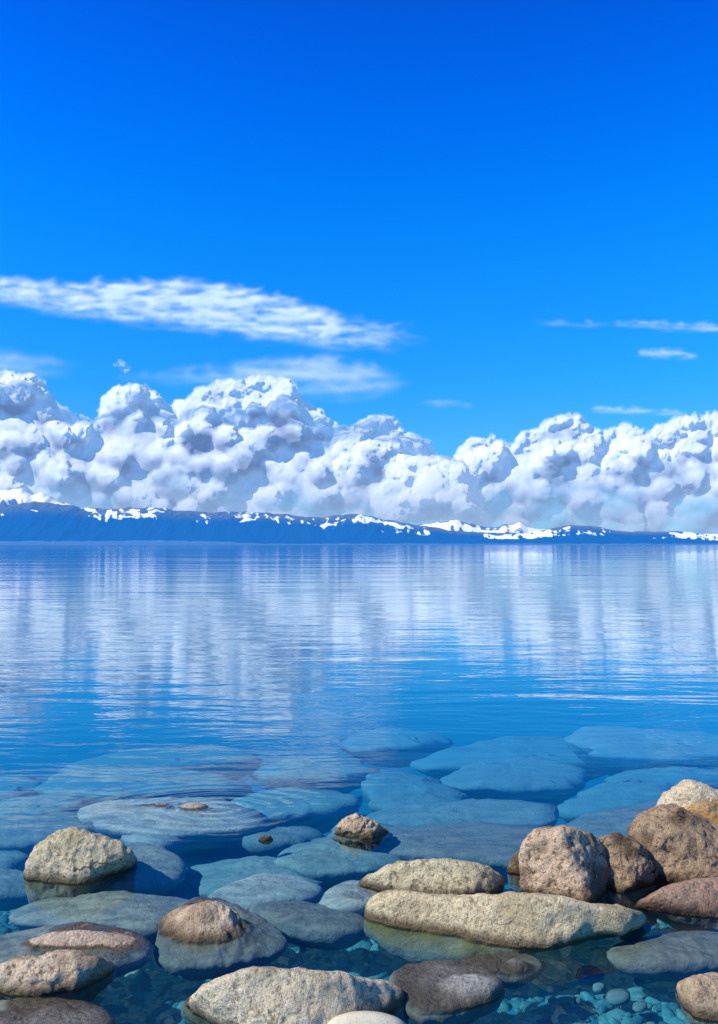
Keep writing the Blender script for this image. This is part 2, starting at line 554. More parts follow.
def flat_stone(poly, z, top, mat, label, bot=None, sub=5, p=7, amp=0.10, name='submerged_stone', cat='stone', group='stones lying under the clear water', bumps=(), fine=0.35, tilt=(0, 0)):
    """a low worn stone; poly = its outline in the photo, unprojected on the level z of its widest section"""
    STN[0] += 1
    seed = STN[0]
    Q = ground(np.array([q[0] for q in poly]), np.array([q[1] for q in poly]), z)
    c, ed = poly_edges(Q[:, :2])
    U, Fc = ico(sub)
    if bot is None:
        bot = max(0.05, z - float(bed_z(0, c[1])) + 0.04)
    R = np.random.default_rng(seed)
    pl = []
    for n, d, L in ed:
        t = 0.15 + 0.15 * R.random()
        pl.append(((n[0], n[1], t), d * math.cos(math.atan(t))))
        pl.append(((n[0], n[1], -1.1), d * math.cos(math.atan(1.1)) * 1.02))
    pl.append(((tilt[0], tilt[1], 1), top))
    for k in range(3):
        a = R.random() * 6.28
        pl.append(((0.18 * math.cos(a), 0.18 * math.sin(a), 1), top * (1.0 + 0.15 * R.random())))
    pl.append(((0, 0, -1), bot))
    # scale directions so that wide flat stones sample well
    S = np.array([max(d for _, d, _ in ed), max(d for _, d, _ in ed), max(top, bot)])
    U2 = U * S; U2 /= np.linalg.norm(U2, axis=1)[:, None]
    r = planes_radius(U2, pl, p)
    V = U2 * r[:, None]
    # restore the outline size lost to the rounding
    qx, qy = Q[:, 0] - c[0], Q[:, 1] - c[1]
    for ax, q in ((0, qx), (1, qy)):
        a0, a1 = V[:, ax].min(), V[:, ax].max()
        V[:, ax] = q.min() + (V[:, ax] - a0) * (q.max() - q.min()) / (a1 - a0)
    up = np.clip(V[:, 2] / top, 0, 1)
    V = V + np.array([c[0], c[1], z])
    for (bx, by, rx, ry, hgt) in bumps:
        B = ground(np.array(float(bx)), np.array(float(by)), 0.0)
        sx = rx / F * np.hypot(B[1], CAM_H)
        sy = sx * ry
        e = np.hypot((V[:, 0] - B[0]) / sx, (V[:, 1] - B[1]) / sy)
        V[:, 2] += hgt * np.clip(1 - e ** 2.2, 0, None) ** 0.8 * sstep(0.2, 0.9, up)
    # far stones: the bending of light by ripples is shaped into ragged edges
    dist = float(c[1])
    if dist > 3.9:
        amt = 0.085 * min(1.0, (dist - 3.9) / 1.5)
        Pn_ = np.stack([V[:, 0] * 1.2, V[:, 1] * 9.0, np.full(len(V), seed * 1.0)], -1)
        V[:, 0] += amt * 2.0 * fbm(Pn_, 3)
        V[:, 2] += 0.35 * amt * fbm(Pn_ + 50, 3)
    size = float(np.sqrt(max(1e-3, (qx.max() - qx.min()) * (qy.max() - qy.min()))))
    V = roughen(V, Fc, amp, size * 0.5, seed, fine)
    return finish(name, V, Fc, mat, label, cat, group)


def boulder(poly, base_y, depth, mat, label, sub=6, p=13, amp=0.12, bot=0.35, zmin=None, zb=0.0, name='boulder', cat='boulder', group='boulders standing out of the water',
            top_tilt=0.35, fine=1.0, facets=6, front=0.55, extra=(), flare=-0.45, seedo=0):
    """an emergent boulder: its outline in the photo gives planes through the line of sight, then faces front, top and back"""
    STN[0] += 1
    seed = STN[0] + seedo
    poly = np.asarray(poly, float)
    cx = poly[:, 0].mean()
    G = ground(np.array(cx), np.array(float(base_y)), zb)
    yc = G[1] + depth * 0.5
    c2, ed = poly_edges(poly)
    d0 = ray(c2[0], c2[1])
    C = np.array([0, 0, CAM_H]) + d0 * (yc / d0[1])
    dist = np.linalg.norm(C - np.array([0, 0, CAM_H]))
    v = d0 / np.linalg.norm(d0)
    right = np.array([1.0, 0, 0]); right -= v * (right @ v); right /= np.linalg.norm(right)
    up = np.cross(right, v)
    s = dist / (F * np.linalg.norm(d0)) * np.linalg.norm(d0) / (np.linalg.norm(ray(359, 512)))
    s = (yc / d0[1]) / F          # metres per pixel at that depth (perpendicular to the camera axis)
    U, Fc = ico(sub)
    R = np.random.default_rng(seed)
    pl = []
    for n, d, L in ed:
        w = right * n[0] + up * (-n[1])
        pl.append((w, d * s))
    hd = depth * 0.5
    pl.append(((0.1 * R.normal(), -1, front), hd * 0.95))
    pl.append(((0.35, -1, 0.1), hd * 1.05))
    pl.append(((-0.4, -1, 0.2), hd * 1.05))
    pl.append(((0.1, 1, 0.3), hd))
    pl.append(((0.1, -top_tilt, 1), max(d for n, d, L in ed if n[1] < -0.3) * s * 1.08))
    pl.extend(extra)
    for k in range(facets):
        a = R.normal(size=3) * np.array([0.8, 0.4, 0.55]); a[1] -= 0.9; a[2] += 0.15; a /= np.linalg.norm(a)
        base = planes_radius(a[None], pl, p)[0]
        pl.append((a, base * (0.90 + 0.12 * R.random())))
    r = planes_radius(U, pl, p)
    V = U * r[:, None]
    # fit the silhouette
    V = V + C
    for it in range(2):
        X, Y = to_px(V)
        fx = (poly[:, 0].max() - poly[:, 0].min()) / (X.max() - X.min())
        fy = (poly[:, 1].max() - poly[:, 1].min()) / (Y.max() - Y.min())
        L = V - C
        L = np.outer(L @ right, right) * fx + np.outer(L @ up, up) * fy + np.outer(L @ v, v)
        V = C + L
        X, Y = to_px(V)
        V = V + right * ((poly[:, 0].max() + poly[:, 0].min() - X.max() - X.min()) / 2 * s) - up * ((poly[:, 1].max() + poly[:, 1].min() - Y.max() - Y.min()) / 2 * s)
    # carry it down to the bed
    zbot = V[:, 2].min()
    target = float(bed_z(0, C[1])) - 0.02 if zmin is None else zmin
    if zbot > target:
        zc = max(0.0, V[:, 2].min() + 0.05)
        k = (zc - target) / max(1e-4, zc - zbot)
        low = V[:, 2] < zc
        q = np.clip((zc - V[low, 2]) / max(1e-4, zc - zbot), 0, 1)
        V[low, 2] = zc + (V[low, 2] - zc) * k
        cc = np.array([C[0], C[1]])
        V[low, :2] = cc + (V[low, :2] - cc) * (1 + flare * q)[:, None]
    size = float(np.ptp(poly[:, 0]) * s)
    V = roughen(V, Fc, amp, size * 0.5, seed, fine)
    return finish(name, V, Fc, mat, label, cat, group)


# --- boulders standing out of the water
boulder([(24, 873), (27, 858), (42, 836), (56, 828), (76, 829), (100, 838), (131, 851), (137, 862), (122, 878), (104, 886), (60, 892), (34, 890)], 886, 0.34, 'olive',
        'rounded olive-tan boulder with a tall shoulder and a sloping tail, alone above olive shallows', front=0.15, flare=-0.05)
boulder([(521, 901), (520, 872), (524, 846), (541, 830), (566, 827), (587, 832), (603, 845), (618, 860), (626, 885), (624, 905), (600, 911), (560, 913), (525, 909)], 906, 0.42, 'umber',
        'tall blunt pinkish-brown boulder, one face dark, right behind the long pale slab', front=0.05, amp=0.13, facets=2, p=16, extra=[((1, -0.55, 0.12), 0.115), ((-0.45, -1, 0.12), 0.17)])
boulder([(596, 850), (602, 841), (612, 835), (625, 836), (640, 845), (657, 853), (668, 868), (670, 888), (657, 899), (620, 904), (600, 900)], 896, 0.34, 'brown',
        'knobbly brown boulder squeezed between the blunt pinkish boulder and the big domed one', front=0.1, amp=0.20, seedo=3, extra=[((1, -0.6, 0.2), 0.085)])
boulder([(630, 850), (634, 826), (647, 811), (661, 806), (680, 806), (697, 811), (716, 823), (738, 836), (746, 850), (742, 880), (716, 893), (680, 893), (645, 884), (633, 870)], 888, 0.62, 'brown',
        'big domed brown boulder, widest of the boulders, with a wet dark foot', front=0.25, amp=0.2)
boulder([(657, 812), (664, 798), (676, 789), (692, 782), (702, 782), (712, 791), (730, 796), (738, 806), (738, 824), (690, 830), (660, 824)], 840, 0.4, 'cream',
        'pale cream peaked rock rising behind the big domed boulder', front=0.2, amp=0.2, sub=5)
boulder([(680, 818), (688, 808), (702, 803), (722, 802), (742, 806), (748, 826), (730, 845), (690, 840)], 846, 0.3, 'rust',
        'orange rust-stained rock wedged between the cream peak and the big domed boulder', front=0.6, amp=0.15, sub=5)
boulder([(507, 874), (512, 860), (520, 851), (532, 848), (545, 852), (548, 872), (535, 884), (515, 882)], 876, 0.2, 'brown',
        'small dark rock peeping out behind the blunt pinkish boulder', sub=5, front=0.1)
boulder([(356, 884), (368, 877), (382, 869), (402, 863), (432, 860), (460, 863), (482, 869), (500, 876), (508, 884), (503, 893), (480, 901), (430, 905), (380, 903), (360, 896)], 900, 0.42, 'olive',
        'low domed olive-grey rock just behind the long slab', front=0.8, top_tilt=0.5, amp=0.10, facets=3, group='low rocks breaking the surface', name='rock', cat='rock')
boulder([(361, 930), (363, 920), (371, 906), (386, 894), (402, 893), (430, 897), (470, 903), (520, 907), (580, 910), (622, 911), (645, 914), (612, 929), (572, 939), (522, 949), (470, 958), (430, 962), (396, 957), (374, 946)], 955, 0.46, 'slab',
        'long pale granite slab with a ledge and olive wet foot, largest rock', front=0.45, top_tilt=0.30, amp=0.075, facets=4, fine=1.0, flare=-0.5, zb=-0.02, group='low rocks breaking the surface', name='rock', cat='rock')
boulder([(635, 907), (654, 894), (688, 883), (720, 878), (750, 880), (756, 925), (735, 938), (700, 934), (668, 922), (642, 914)], 928, 0.5, 'russet',
        'smooth russet slab sloping into the water in front of the big domed boulder', front=1.2, top_tilt=0.5, amp=0.08, facets=3, fine=0.5, group='low rocks breaking the surface', name='rock', cat='rock')
boulder([(-30, 975), (-5, 968), (20, 958), (46, 952), (72, 952), (98, 957), (114, 964), (124, 973), (116, 985), (95, 997), (60, 1003), (20, 1002), (-15, 999), (-30, 990)], 996, 0.30, 'pink',
        'pale pinkish low rock with a wet grey rim above dark blue water', front=0.9, amp=0.10, top_tilt=0.5, facets=3, group='low rocks breaking the surface', name='rock', cat='rock')
boulder([(182, 1012), (190, 1001), (210, 986), (240, 973), (272, 969), (312, 972), (352, 975), (390, 981), (404, 991), (407, 1012), (400, 1040), (340, 1052), (250, 1050), (205, 1036), (185, 1022)], 1046, 0.42, 'granite',
        'broad pale craggy granite rock right behind the egg-smooth cream stone', front=0.7, top_tilt=0.35, amp=0.085, facets=4, fine=0.9, group='low rocks breaking the surface', name='rock', cat='rock')
boulder([(674, 996), (682, 984), (704, 975), (735, 974), (748, 1000), (745, 1040), (705, 1034), (682, 1018)], 1022, 0.24, 'tawny',
        'orange-brown rock with a grey sunken side, a pale pebble on top of it', front=0.8, amp=0.08, sub=5, group='low rocks breaking the surface', name='rock', cat='rock')
boulder([(706, 1000), (708, 988), (715, 981), (724, 979), (734, 985), (737, 1000), (730, 1011), (715, 1011)], 1012, 0.09, 'egg',
        'round pale pebble resting on the orange-brown rock', sub=4, amp=0.03, fine=0.0, facets=0, name='pebble', cat='pebble', group='pale pebbles', p=5)
boulder([(320, 1036), (326, 1022), (340, 1014), (362, 1011), (386, 1013), (403, 1022), (412, 1040), (395, 1058), (340, 1058)], 1052, 0.2, 'egg',
        'egg-smooth cream stone in front of the broad pale granite rock', sub=5, amp=0.03, fine=0.0, facets=0, name='stone', cat='stone', p=5, front=0.8, group='low rocks breaking the surface')
boulder([(336, 831), (340, 822), (348, 816), (358, 815), (372, 821), (382, 827), (388, 833), (378, 839), (350, 841), (338, 837)], 839, 0.16, 'tawny',
        'small tawny rock tip alone on the open water with its reflection below', sub=5, amp=0.2, front=0.3, flare=0.5, zmin=-0.10, group='low rocks breaking the surface', name='rock', cat='rock')
boulder([(258, 839), (261, 836), (266, 834.5), (271, 836), (273, 839), (269, 842), (262, 842)], 841, 0.04, 'slate',
        'tiny black stone tip with a pale spot barely breaking the surface', sub=4, amp=0.2, fine=0.3, front=0.3, flare=0.0, zmin=-0.035, group='low rocks breaking the surface', name='rock', cat='rock')

# --- stones with only their backs out
G2 = 'low rocks breaking the surface'
flat_stone([(152, 960), (158, 944), (166, 926), (184, 912), (206, 906), (238, 914), (264, 924), (288, 938), (284, 951), (262, 960), (225, 966), (185, 969)], -0.06, 0.055, 'pink',
           'sunken grey stone whose craggy pinkish crest stands dry above the water', sub=6, bumps=[(200, 926, 42, 0.8, 0.075), (228, 930, 46, 0.55, 0.035)], fine=0.9, name='rock', cat='rock', group=G2)
flat_stone([(-40, 940), (0, 934), (30, 931), (70, 931), (118, 935), (146, 943), (154, 954), (145, 966), (110, 970), (60, 971), (-20, 974), (-40, 960)], -0.045, 0.05, 'sandy',
           'flat sunken grey slab with a thin dry sandy strip along its back', bumps=[(75, 942, 52, 0.22, 0.035)], name='rock', cat='rock', group=G2)
flat_stone([(76, 815), (90, 806), (130, 801), (178, 797), (215, 799), (250, 806), (268, 818), (245, 828), (190, 833), (130, 834), (98, 829)], -0.06, 0.05, 'pale',
           'long silvery sunken stone with a dry tip and ripples ringing it', bumps=[(208, 807, 26, 0.5, 0.080)], name='rock', cat='rock', group=G2, fine=0.3)
flat_stone([(455, 970), (475, 963), (500, 957), (525, 957), (544, 962), (538, 976), (515, 983), (488, 978)], -0.03, 0.035, 'slate',
           'small wedge-shaped grey stone between the long slab and the dark angular one', bumps=[(522, 966, 16, 0.5, 0.03)], name='rock', cat='rock', group=G2, p=9)
flat_stone([(388, 985), (400, 974), (430, 969), (468, 970), (492, 983), (505, 998), (492, 1010), (450, 1021), (418, 1022), (398, 1006)], -0.03, 0.055, 'slate',
           'dark angular slate-grey stone with a shattered edge', bumps=[(470, 992, 30, 0.6, 0.02)], name='rock', cat='rock', group=G2, p=10, fine=0.6, sub=6)
flat_stone([(-40, 1004), (30, 1003), (80, 1007), (106, 1019), (112, 1040), (40, 1060), (-40, 1060)], -0.03, 0.05, 'greystone',
           'smooth grey slab in the near corner in front of the pinkish low rock', name='rock', cat='rock', group=G2)
flat_stone([(605, 957), (622, 948), (665, 941), (720, 937), (756, 938), (760, 962), (710, 971), (650, 974), (615, 967)], -0.06, 0.055, 'slate',
           'long grey stone with a dark crack along its side, below the russet slab', name='rock', cat='rock', group=G2, tilt=(0, 0.1))

# --- stones wholly under water, from near to far
S = flat_stone
S([(5, 920), (14, 910), (40, 904), (90, 901), (140, 901), (190, 899), (200, 911), (178, 926), (150, 938), (100, 936), (50, 929), (14, 926)], -0.08, 0.06, 'greystone',
  'broad flat grey stone in front of the olive-tan boulder')
S([(105, 852), (140, 849), (166, 857), (187, 869), (182, 884), (150, 890), (110, 893), (88, 880)], -0.08, 0.065, 'lavender',
  'smooth blue-grey stone tucked behind the tail of the olive-tan boulder')
S([(125, 841), (140, 833), (165, 830), (182, 836), (184, 845), (165, 852), (137, 851)], -0.12, 0.06, 'pale', 'small oval blue-grey stone just in front of the silvery one', sub=4)
S([(-30, 830), (0, 824), (42, 820), (76, 821), (94, 829), (86, 838), (40, 846), (-30, 850)], -0.12, 0.06, 'lavender', 'blue-grey stone touching the frame behind the olive-tan boulder')
S([(-30, 812), (18, 802), (52, 799), (84, 804), (82, 813), (52, 821), (-30, 825)], -0.20, 0.07, 'greenish', 'teal stone further out behind the blue-grey one at the frame edge')
S([(-30, 858), (5, 853), (24, 856), (26, 868), (8, 876), (-30, 876)], -0.18, 0.06, 'lavender', 'half-seen stone beside the olive-tan boulder, farther of the two', sub=4)
S([(-30, 882), (12, 877), (34, 882), (48, 890), (30, 899), (-30, 902)], -0.14, 0.06, 'lavender', 'half-seen stone beside the olive shallows, nearer of the two', sub=4)
S([(182, 884), (188, 868), (238, 865), (300, 869), (328, 878), (316, 888), (280, 894), (215, 899), (188, 894)], -0.16, 0.07, 'greenish', 'long greenish stone behind the leaf-shaped one')
S([(128, 897), (160, 888), (200, 885), (218, 893), (206, 904), (150, 910)], -0.20, 0.06, 'greenish', 'dim greenish stone between the broad flat grey one and the leaf-shaped one')
S([(205, 906), (230, 893), (262, 882), (292, 880), (324, 892), (318, 901), (285, 909), (245, 915), (213, 913)], -0.10, 0.065, 'pale', 'leaf-shaped pale green-grey stone with pointed ends')
S([(273, 863), (290, 849), (315, 842), (360, 844), (404, 848), (408, 864), (375, 874), (320, 878), (288, 873)], -0.12, 0.06, 'greenish', 'wide rounded green-grey stone in front of the small tawny rock tip')
S([(180, 857), (198, 847), (238, 845), (268, 852), (264, 862), (230, 868), (192, 866)], -0.30, 0.06, 'lavender', 'dim blue stone in front of the tiny black stone tip')
S([(248, 918), (284, 911), (330, 911), (364, 918), (368, 936), (330, 943), (300, 941), (284, 932), (262, 927)], -0.09, 0.07, 'slate', 'dull brown-grey stone between the pinkish crest and the long slab')
S([(318, 905), (334, 892), (354, 886), (380, 892), (385, 905), (364, 912), (334, 913)], -0.05, 0.05, 'pale', 'pale grey stone against the near end of the low domed rock', sub=4)
S([(228, 810), (270, 797), (320, 796), (360, 804), (354, 813), (305, 820), (250, 820)], -0.22, 0.08, 'greenish', 'bright teal stone beyond the ripple rings')
S([(364, 796), (375, 783), (400, 778), (440, 785), (465, 795), (468, 806), (450, 813), (408, 815), (374, 807)], -0.28, 0.09, 'lavender', 'oval hazy blue stone with a pale upper edge')
S([(352, 820), (388, 813), (440, 807), (500, 806), (548, 811), (560, 820), (542, 830), (480, 832), (420, 828), (380, 824)], -0.16, 0.06, 'lavender', 'long narrow pale blue stone beyond the sunken grey sheet')
S([(310, 838), (385, 828), (450, 826), (522, 830), (568, 838), (566, 862), (522, 872), (480, 868), (428, 855), (380, 846)], -0.10, 0.05, 'slate', 'great flat grey sheet of sunken stone behind the blunt pinkish boulder')
S([(385, 862), (405, 852), (440, 850), (465, 858), (450, 868), (405, 870)], -0.30, 0.06, 'lavender', 'dim bluish stone in the shade just behind the low domed rock', sub=4)
S([(556, 834), (588, 818), (636, 806), (680, 804), (672, 832), (632, 844), (588, 844)], -0.10, 0.05, 'slate', 'flat grey stone running in under the big domed boulder')
S([(560, 806), (585, 797), (630, 788), (668, 790), (666, 806), (620, 812), (575, 815)], -0.28, 0.08, 'greenish', 'teal-blue stone beyond the cream peaked rock')
S([(436, 779), (480, 768), (540, 765), (585, 771), (594, 780), (560, 789), (480, 790), (448, 786)], -0.30, 0.08, 'pale', 'pale blue lens-shaped stone, middle distance of the far stones')
S([(566, 742), (584, 733), (630, 728), (690, 729), (740, 733), (742, 752), (690, 757), (620, 757), (580, 751)], -0.20, 0.07, 'pale', 'long pale turquoise stone, farthest out and brightest of the sunken ones')
S([(470, 800), (510, 792), (548, 794), (560, 803), (520, 808), (480, 807)], -0.45, 0.08, 'greenish', 'dark blue-green stone deep behind the long narrow pale one', sub=4)
S([(36, 786), (60, 776), (120, 771), (190, 774), (247, 782), (244, 791), (180, 799), (100, 799), (52, 794)], -0.26, 0.09, 'lavender', 'broad hazy grey-blue stone beyond the silvery one')
S([(60, 766), (100, 756), (180, 751), (240, 756), (262, 766), (200, 772), (110, 773)], -0.36, 0.09, 'greenish', 'broad faint teal stone, farthest of the left-hand ones')
S([(410, 758), (460, 749), (540, 745), (610, 750), (640, 760), (560, 768), (460, 768)], -0.42, 0.10, 'lavender', 'wide faint violet-blue stone between the turquoise and the lens-shaped stones')
S([(250, 772), (300, 762), (350, 764), (372, 774), (330, 784), (270, 784)], -0.42, 0.10, 'greenish', 'round faint teal stone beyond the bright teal one')
S([(242, 843), (268, 834), (310, 832), (326, 839), (300, 847), (258, 850)], -0.15, 0.06, 'slate', 'thin dim blue stone beside the tiny black stone tip', sub=4)
S([(-30, 790), (0, 782), (32, 782), (44, 792), (20, 800), (-30, 802)], -0.40, 0.08, 'greenish', 'faint blue-green stone at the frame edge, farthest there', sub=4)
S([(600, 776), (650, 768), (710, 766), (750, 772), (740, 784), (670, 786), (615, 784)], -0.36, 0.09, 'greenish', 'dim turquoise stone between the turquoise one and the cream peaked rock')
S([(340, 742), (380, 735), (430, 735), (450, 742), (420, 750), (360, 750)], -0.55, 0.1, 'greenish', 'blurred teal stone alone far out in mid-lake')

S([(326, 842), (338, 826), (372, 824), (398, 832), (396, 844), (360, 850)], -0.15, 0.06, 'lavender', 'dark blue sunken stone that carries the small tawny rock tip', sub=4)

# --- pebbles told apart on the bed
for (px, py, w, dz, mat, lab) in [
        (590, 976, 30, 0.30, 'pale', 'long thin pale sliver of stone on the pebbly bed'),
        (639, 983, 12, 0.2, 'egg', 'small white pebble under the long cracked grey stone'),
        (618, 998, 26, 0.3, 'egg', 'tan oval pebble, largest on the pebbly bed'),
        (599, 989, 14, 0.3, 'greenish', 'pale blue pebble between the sliver and the tan oval'),
        (578, 1003, 9, 0.3, 'egg', 'tiny white pebble in front of the thin sliver'),
        (486, 1009, 6, 0.2, 'egg', 'tiny white pebble beside the dark angular stone'),
        (640, 1008, 16, 0.4, 'greenish', 'grey-blue pebble beyond the orange-brown rock'),
        (303, 950, 8, 0.2, 'pale', 'tiny pale pebble under the dull brown-grey stone')]:
    hw, hh = w / 2, max(2.2, w / 4)
    a = np.linspace(0, 2 * math.pi, 9)[:-1] + 0.3
    pts = [(px + hw * math.cos(t), py + hh * math.sin(t)) for t in a]
    S(pts, -0.17, 0.02, mat, lab, bot=0.07, sub=3, amp=0.05, fine=0, name='pebble', cat='pebble', group='pale pebbles')

# ------------------------------------------------------------------ pebble litter on the bed
mpb, nt, out = new_mat("bed_pebbles")
geo = nt.new('ShaderNodeNewGeometry')
c = nt.new('ShaderNodeValToRGB')
nt.l.new(geo.outputs['Random Per Island'], c.inputs[0])
c.color_ramp.elements[0].color = (0.015, 0.11, 0.19, 1)
c.color_ramp.elements[1].color = (0.17, 0.33, 0.34, 1)
e = c.color_ramp.elements.new(0.6); e.color = (0.04, 0.22, 0.29, 1)
e = c.color_ramp.elements.new(0.93); e.color = (0.06, 0.23, 0.28, 1)
nz = nt.noise(geo.outputs['Position'], 60, 4)
cc = nt.mix(nt.step(nz, 0.35, 0.7, 0, 0.5), c.outputs[0], (0.01, 0.07, 0.12))
add_glow(nt, cc, out, 0.20)
U, Fc = ico(2)
PV, PF = [], []
R = np.random.default_rng(21)
n0 = 0
for k in range(9500):
    y = 2.15 + 2.1 * R.random()
    x = R.uniform(-0.62, 0.62) * (y + 0.6)
    s = 0.011 + 0.026 * R.random() ** 2.0
    a = R.random() * 3.14
    V = U * np.array([s * R.uniform(0.9, 1.9), s * R.uniform(0.6, 1.1), s * R.uniform(0.25, 0.6)])
    V = V * (1 + 0.25 * gnoise(U * 1.6 + k)[:, None])
    ca, sa = math.cos(a), math.sin(a)
    tl = R.normal() * 0.25
    V = np.stack([V[:, 0] * ca - V[:, 1] * sa, V[:, 0] * sa + V[:, 1] * ca, V[:, 2] + tl * V[:, 0]], -1)
    zb = float(bed_z(x, y)) + float(bed_noise(np.array(x), np.array(y)))
    PV.append(V + np.array([x, y, zb + s * 0.2])); PF.append(Fc + n0); n0 += len(U)
pb = mesh_obj("bed_pebbles", np.concatenate(PV), np.concatenate(PF), mpb)
tag(pb, 'small blue-green pebbles littering the lake bed between the stones', 'pebbles', kind='stuff')


# ------------------------------------------------------------------ far hills
def range_mesh(name, prof, D, depth, seed, px0=-420, px1=1140, n=1100, m=90, snow=0.5, mat=None, base_py=545.5, rib=1.0):
    xs_ = np.linspace(px0, px1, n)
    pp = np.array(prof, float)
    top = np.interp(xs_, pp[:, 0], pp[:, 1]) + 1.3 * fbm(np.stack([xs_ / 13.0, xs_ * 0, xs_ * 0 + seed], -1), 4, gain=0.6)
    # crest height at distance D + depth*0.55
    u = (xs_ - 359) / F
    Dc = D + depth * 0.5
    hc = CAM_H + (HY - top) / F * Dc
    t = np.linspace(0, 1, m)
    Uu, T = np.meshgrid(u, t, indexing='ij')
    Hc = np.repeat(hc[:, None], m, 1)
    Y = D + T * depth
    X = Uu * Y
    prof_t = np.where(T < 0.5, sstep(0.0, 0.5, T) * 0.75 + 0.25 * (T / 0.5) ** 1.3, 1 - 0.55 * (T - 0.5) / 0.5)
    Pn = np.stack([X / 420.0, Y / 1500.0, np.full_like(X, seed * 3.1)], -1)
    ribs = billow(Pn * np.array([1, 0.35, 1]) + 0.6 * gnoise(Pn * 0.7)[..., None], 5)
    det = fbm(Pn * 3 + 8, 5)
    env = np.sin(np.pi * np.clip(T / 0.5, 0, 1)) ** 0.8
    Z = Hc * prof_t + Hc * 0.09 * rib * env * (ribs - 0.35) + Hc * 0.05 * det * (T > 0.02) * np.clip(T * 6, 0, 1)
    Z = np.where(T == 0, -30, Z)
    hn = Z / np.maximum(Hc, 1)
    V = np.stack([X, Y, Z], -1).reshape(-1, 3)
    d = (Hc - Z) / Dc * F                          # drop below the crest, in picture rows
    Xp = np.repeat(xs_[:, None], m, 1)
    q = lambda a, b, o_: np.stack([Xp / a, d / b, np.full_like(Xp, o_ + seed)], -1)
    wrp = 0.6 * gnoise(q(9, 7, 3.1))[..., None]
    sn = 1.7 * fbm(q(24, 6.5, 0.3) + wrp, 5, gain=0.6) + 0.55 * gnoise(q(5.0, 15, 9.3) + 0.7 * wrp) + 1.1 * fbm(q(90, 60, 5.3), 2) - 0.5 * ((d - 5.5) / 8.5) ** 2 + snow
    sn = sn - 2.0 * sstep(0.5, 0.3, hn)
    sn = sn - 0.8 * sstep(1.8, 0.6, d) * sstep(-0.1, 0.3, gnoise(q(20, 20, 2.2)))
    o = mesh_obj(name, V, grid_faces(n, m)[:, ::-1], mat, {'hn': hn, 'rib': ribs, 'snow': sn})
    o['kind'] = 'structure'
    return o


def hill_mat(name, base, upper, snow_col, s0, s1, haze_shade, gain=1.0):
    m, nt, out = new_mat(name)
    a = nt.new('ShaderNodeAttribute', attribute_name='hn')
    rb = nt.new('ShaderNodeAttribute', attribute_name='rib')
    geo = nt.new('ShaderNodeNewGeometry')
    P = nt.vscale(geo.outputs['Position'], 1 / 420, 1 / 2600, 1 / 1100)
    n1 = nt.noise(P, 2.6, 6, 0.62)
    n2 = nt.noise(P, 9.0, 5, 0.6)
    hn = a.outputs['Fac']
    sa = nt.new('ShaderNodeAttribute', attribute_name='snow')
    sn = nt.step(sa.outputs['Fac'], s0, s1)
    c = nt.mix(nt.step(hn, 0.62, 0.98), base, upper)
    c = nt.mix(nt.step(n2, 0.35, 0.7, 0, 0.5), c, tuple(x * 0.6 for x in base))
    c = nt.mix(sn, c, snow_col)
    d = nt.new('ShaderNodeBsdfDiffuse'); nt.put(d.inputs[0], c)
    e = nt.new('ShaderNodeEmission'); e.inputs[0].default_value = (*haze_shade, 1); e.inputs[1].default_value = 1.0  # haze of the air over the hills, added as an even glow
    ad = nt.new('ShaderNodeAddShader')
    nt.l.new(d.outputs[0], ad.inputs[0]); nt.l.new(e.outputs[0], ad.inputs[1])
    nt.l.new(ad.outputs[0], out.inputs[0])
    return m


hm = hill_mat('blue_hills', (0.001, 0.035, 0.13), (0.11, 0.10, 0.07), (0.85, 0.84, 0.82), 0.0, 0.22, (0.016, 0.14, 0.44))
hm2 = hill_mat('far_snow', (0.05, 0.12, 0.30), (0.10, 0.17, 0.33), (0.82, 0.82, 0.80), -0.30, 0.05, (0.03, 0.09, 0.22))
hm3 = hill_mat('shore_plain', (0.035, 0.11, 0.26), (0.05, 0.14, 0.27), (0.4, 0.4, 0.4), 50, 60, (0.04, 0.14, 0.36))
crest = [(-420, 520), (-200, 512), (0, 506), (20, 503), (45, 502), (60, 504), (80, 507), (105, 509), (130, 508), (160, 508), (185, 511), (215, 512), (245, 511), (280, 514), (300, 516), (320, 518), (345, 514),
         (360, 514), (382, 519), (410, 524), (430, 527), (455, 531), (500, 533), (530, 533), (552, 528), (575, 525), (600, 527), (615, 531), (650, 532), (680, 531), (718, 536), (800, 534), (1140, 530)]
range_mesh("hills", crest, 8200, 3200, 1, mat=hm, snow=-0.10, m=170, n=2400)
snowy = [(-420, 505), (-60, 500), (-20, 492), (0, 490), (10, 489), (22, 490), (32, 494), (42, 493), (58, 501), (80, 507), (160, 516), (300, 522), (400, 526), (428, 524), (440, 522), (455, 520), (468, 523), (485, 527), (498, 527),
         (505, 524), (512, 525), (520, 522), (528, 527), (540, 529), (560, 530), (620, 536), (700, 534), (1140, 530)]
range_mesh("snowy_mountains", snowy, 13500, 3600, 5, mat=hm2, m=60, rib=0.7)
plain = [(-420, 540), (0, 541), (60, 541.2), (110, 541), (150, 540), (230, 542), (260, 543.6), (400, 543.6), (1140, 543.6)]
range_mesh("shore_plain", plain, 6800, 1300, 9, mat=hm3, m=24, rib=0.2)


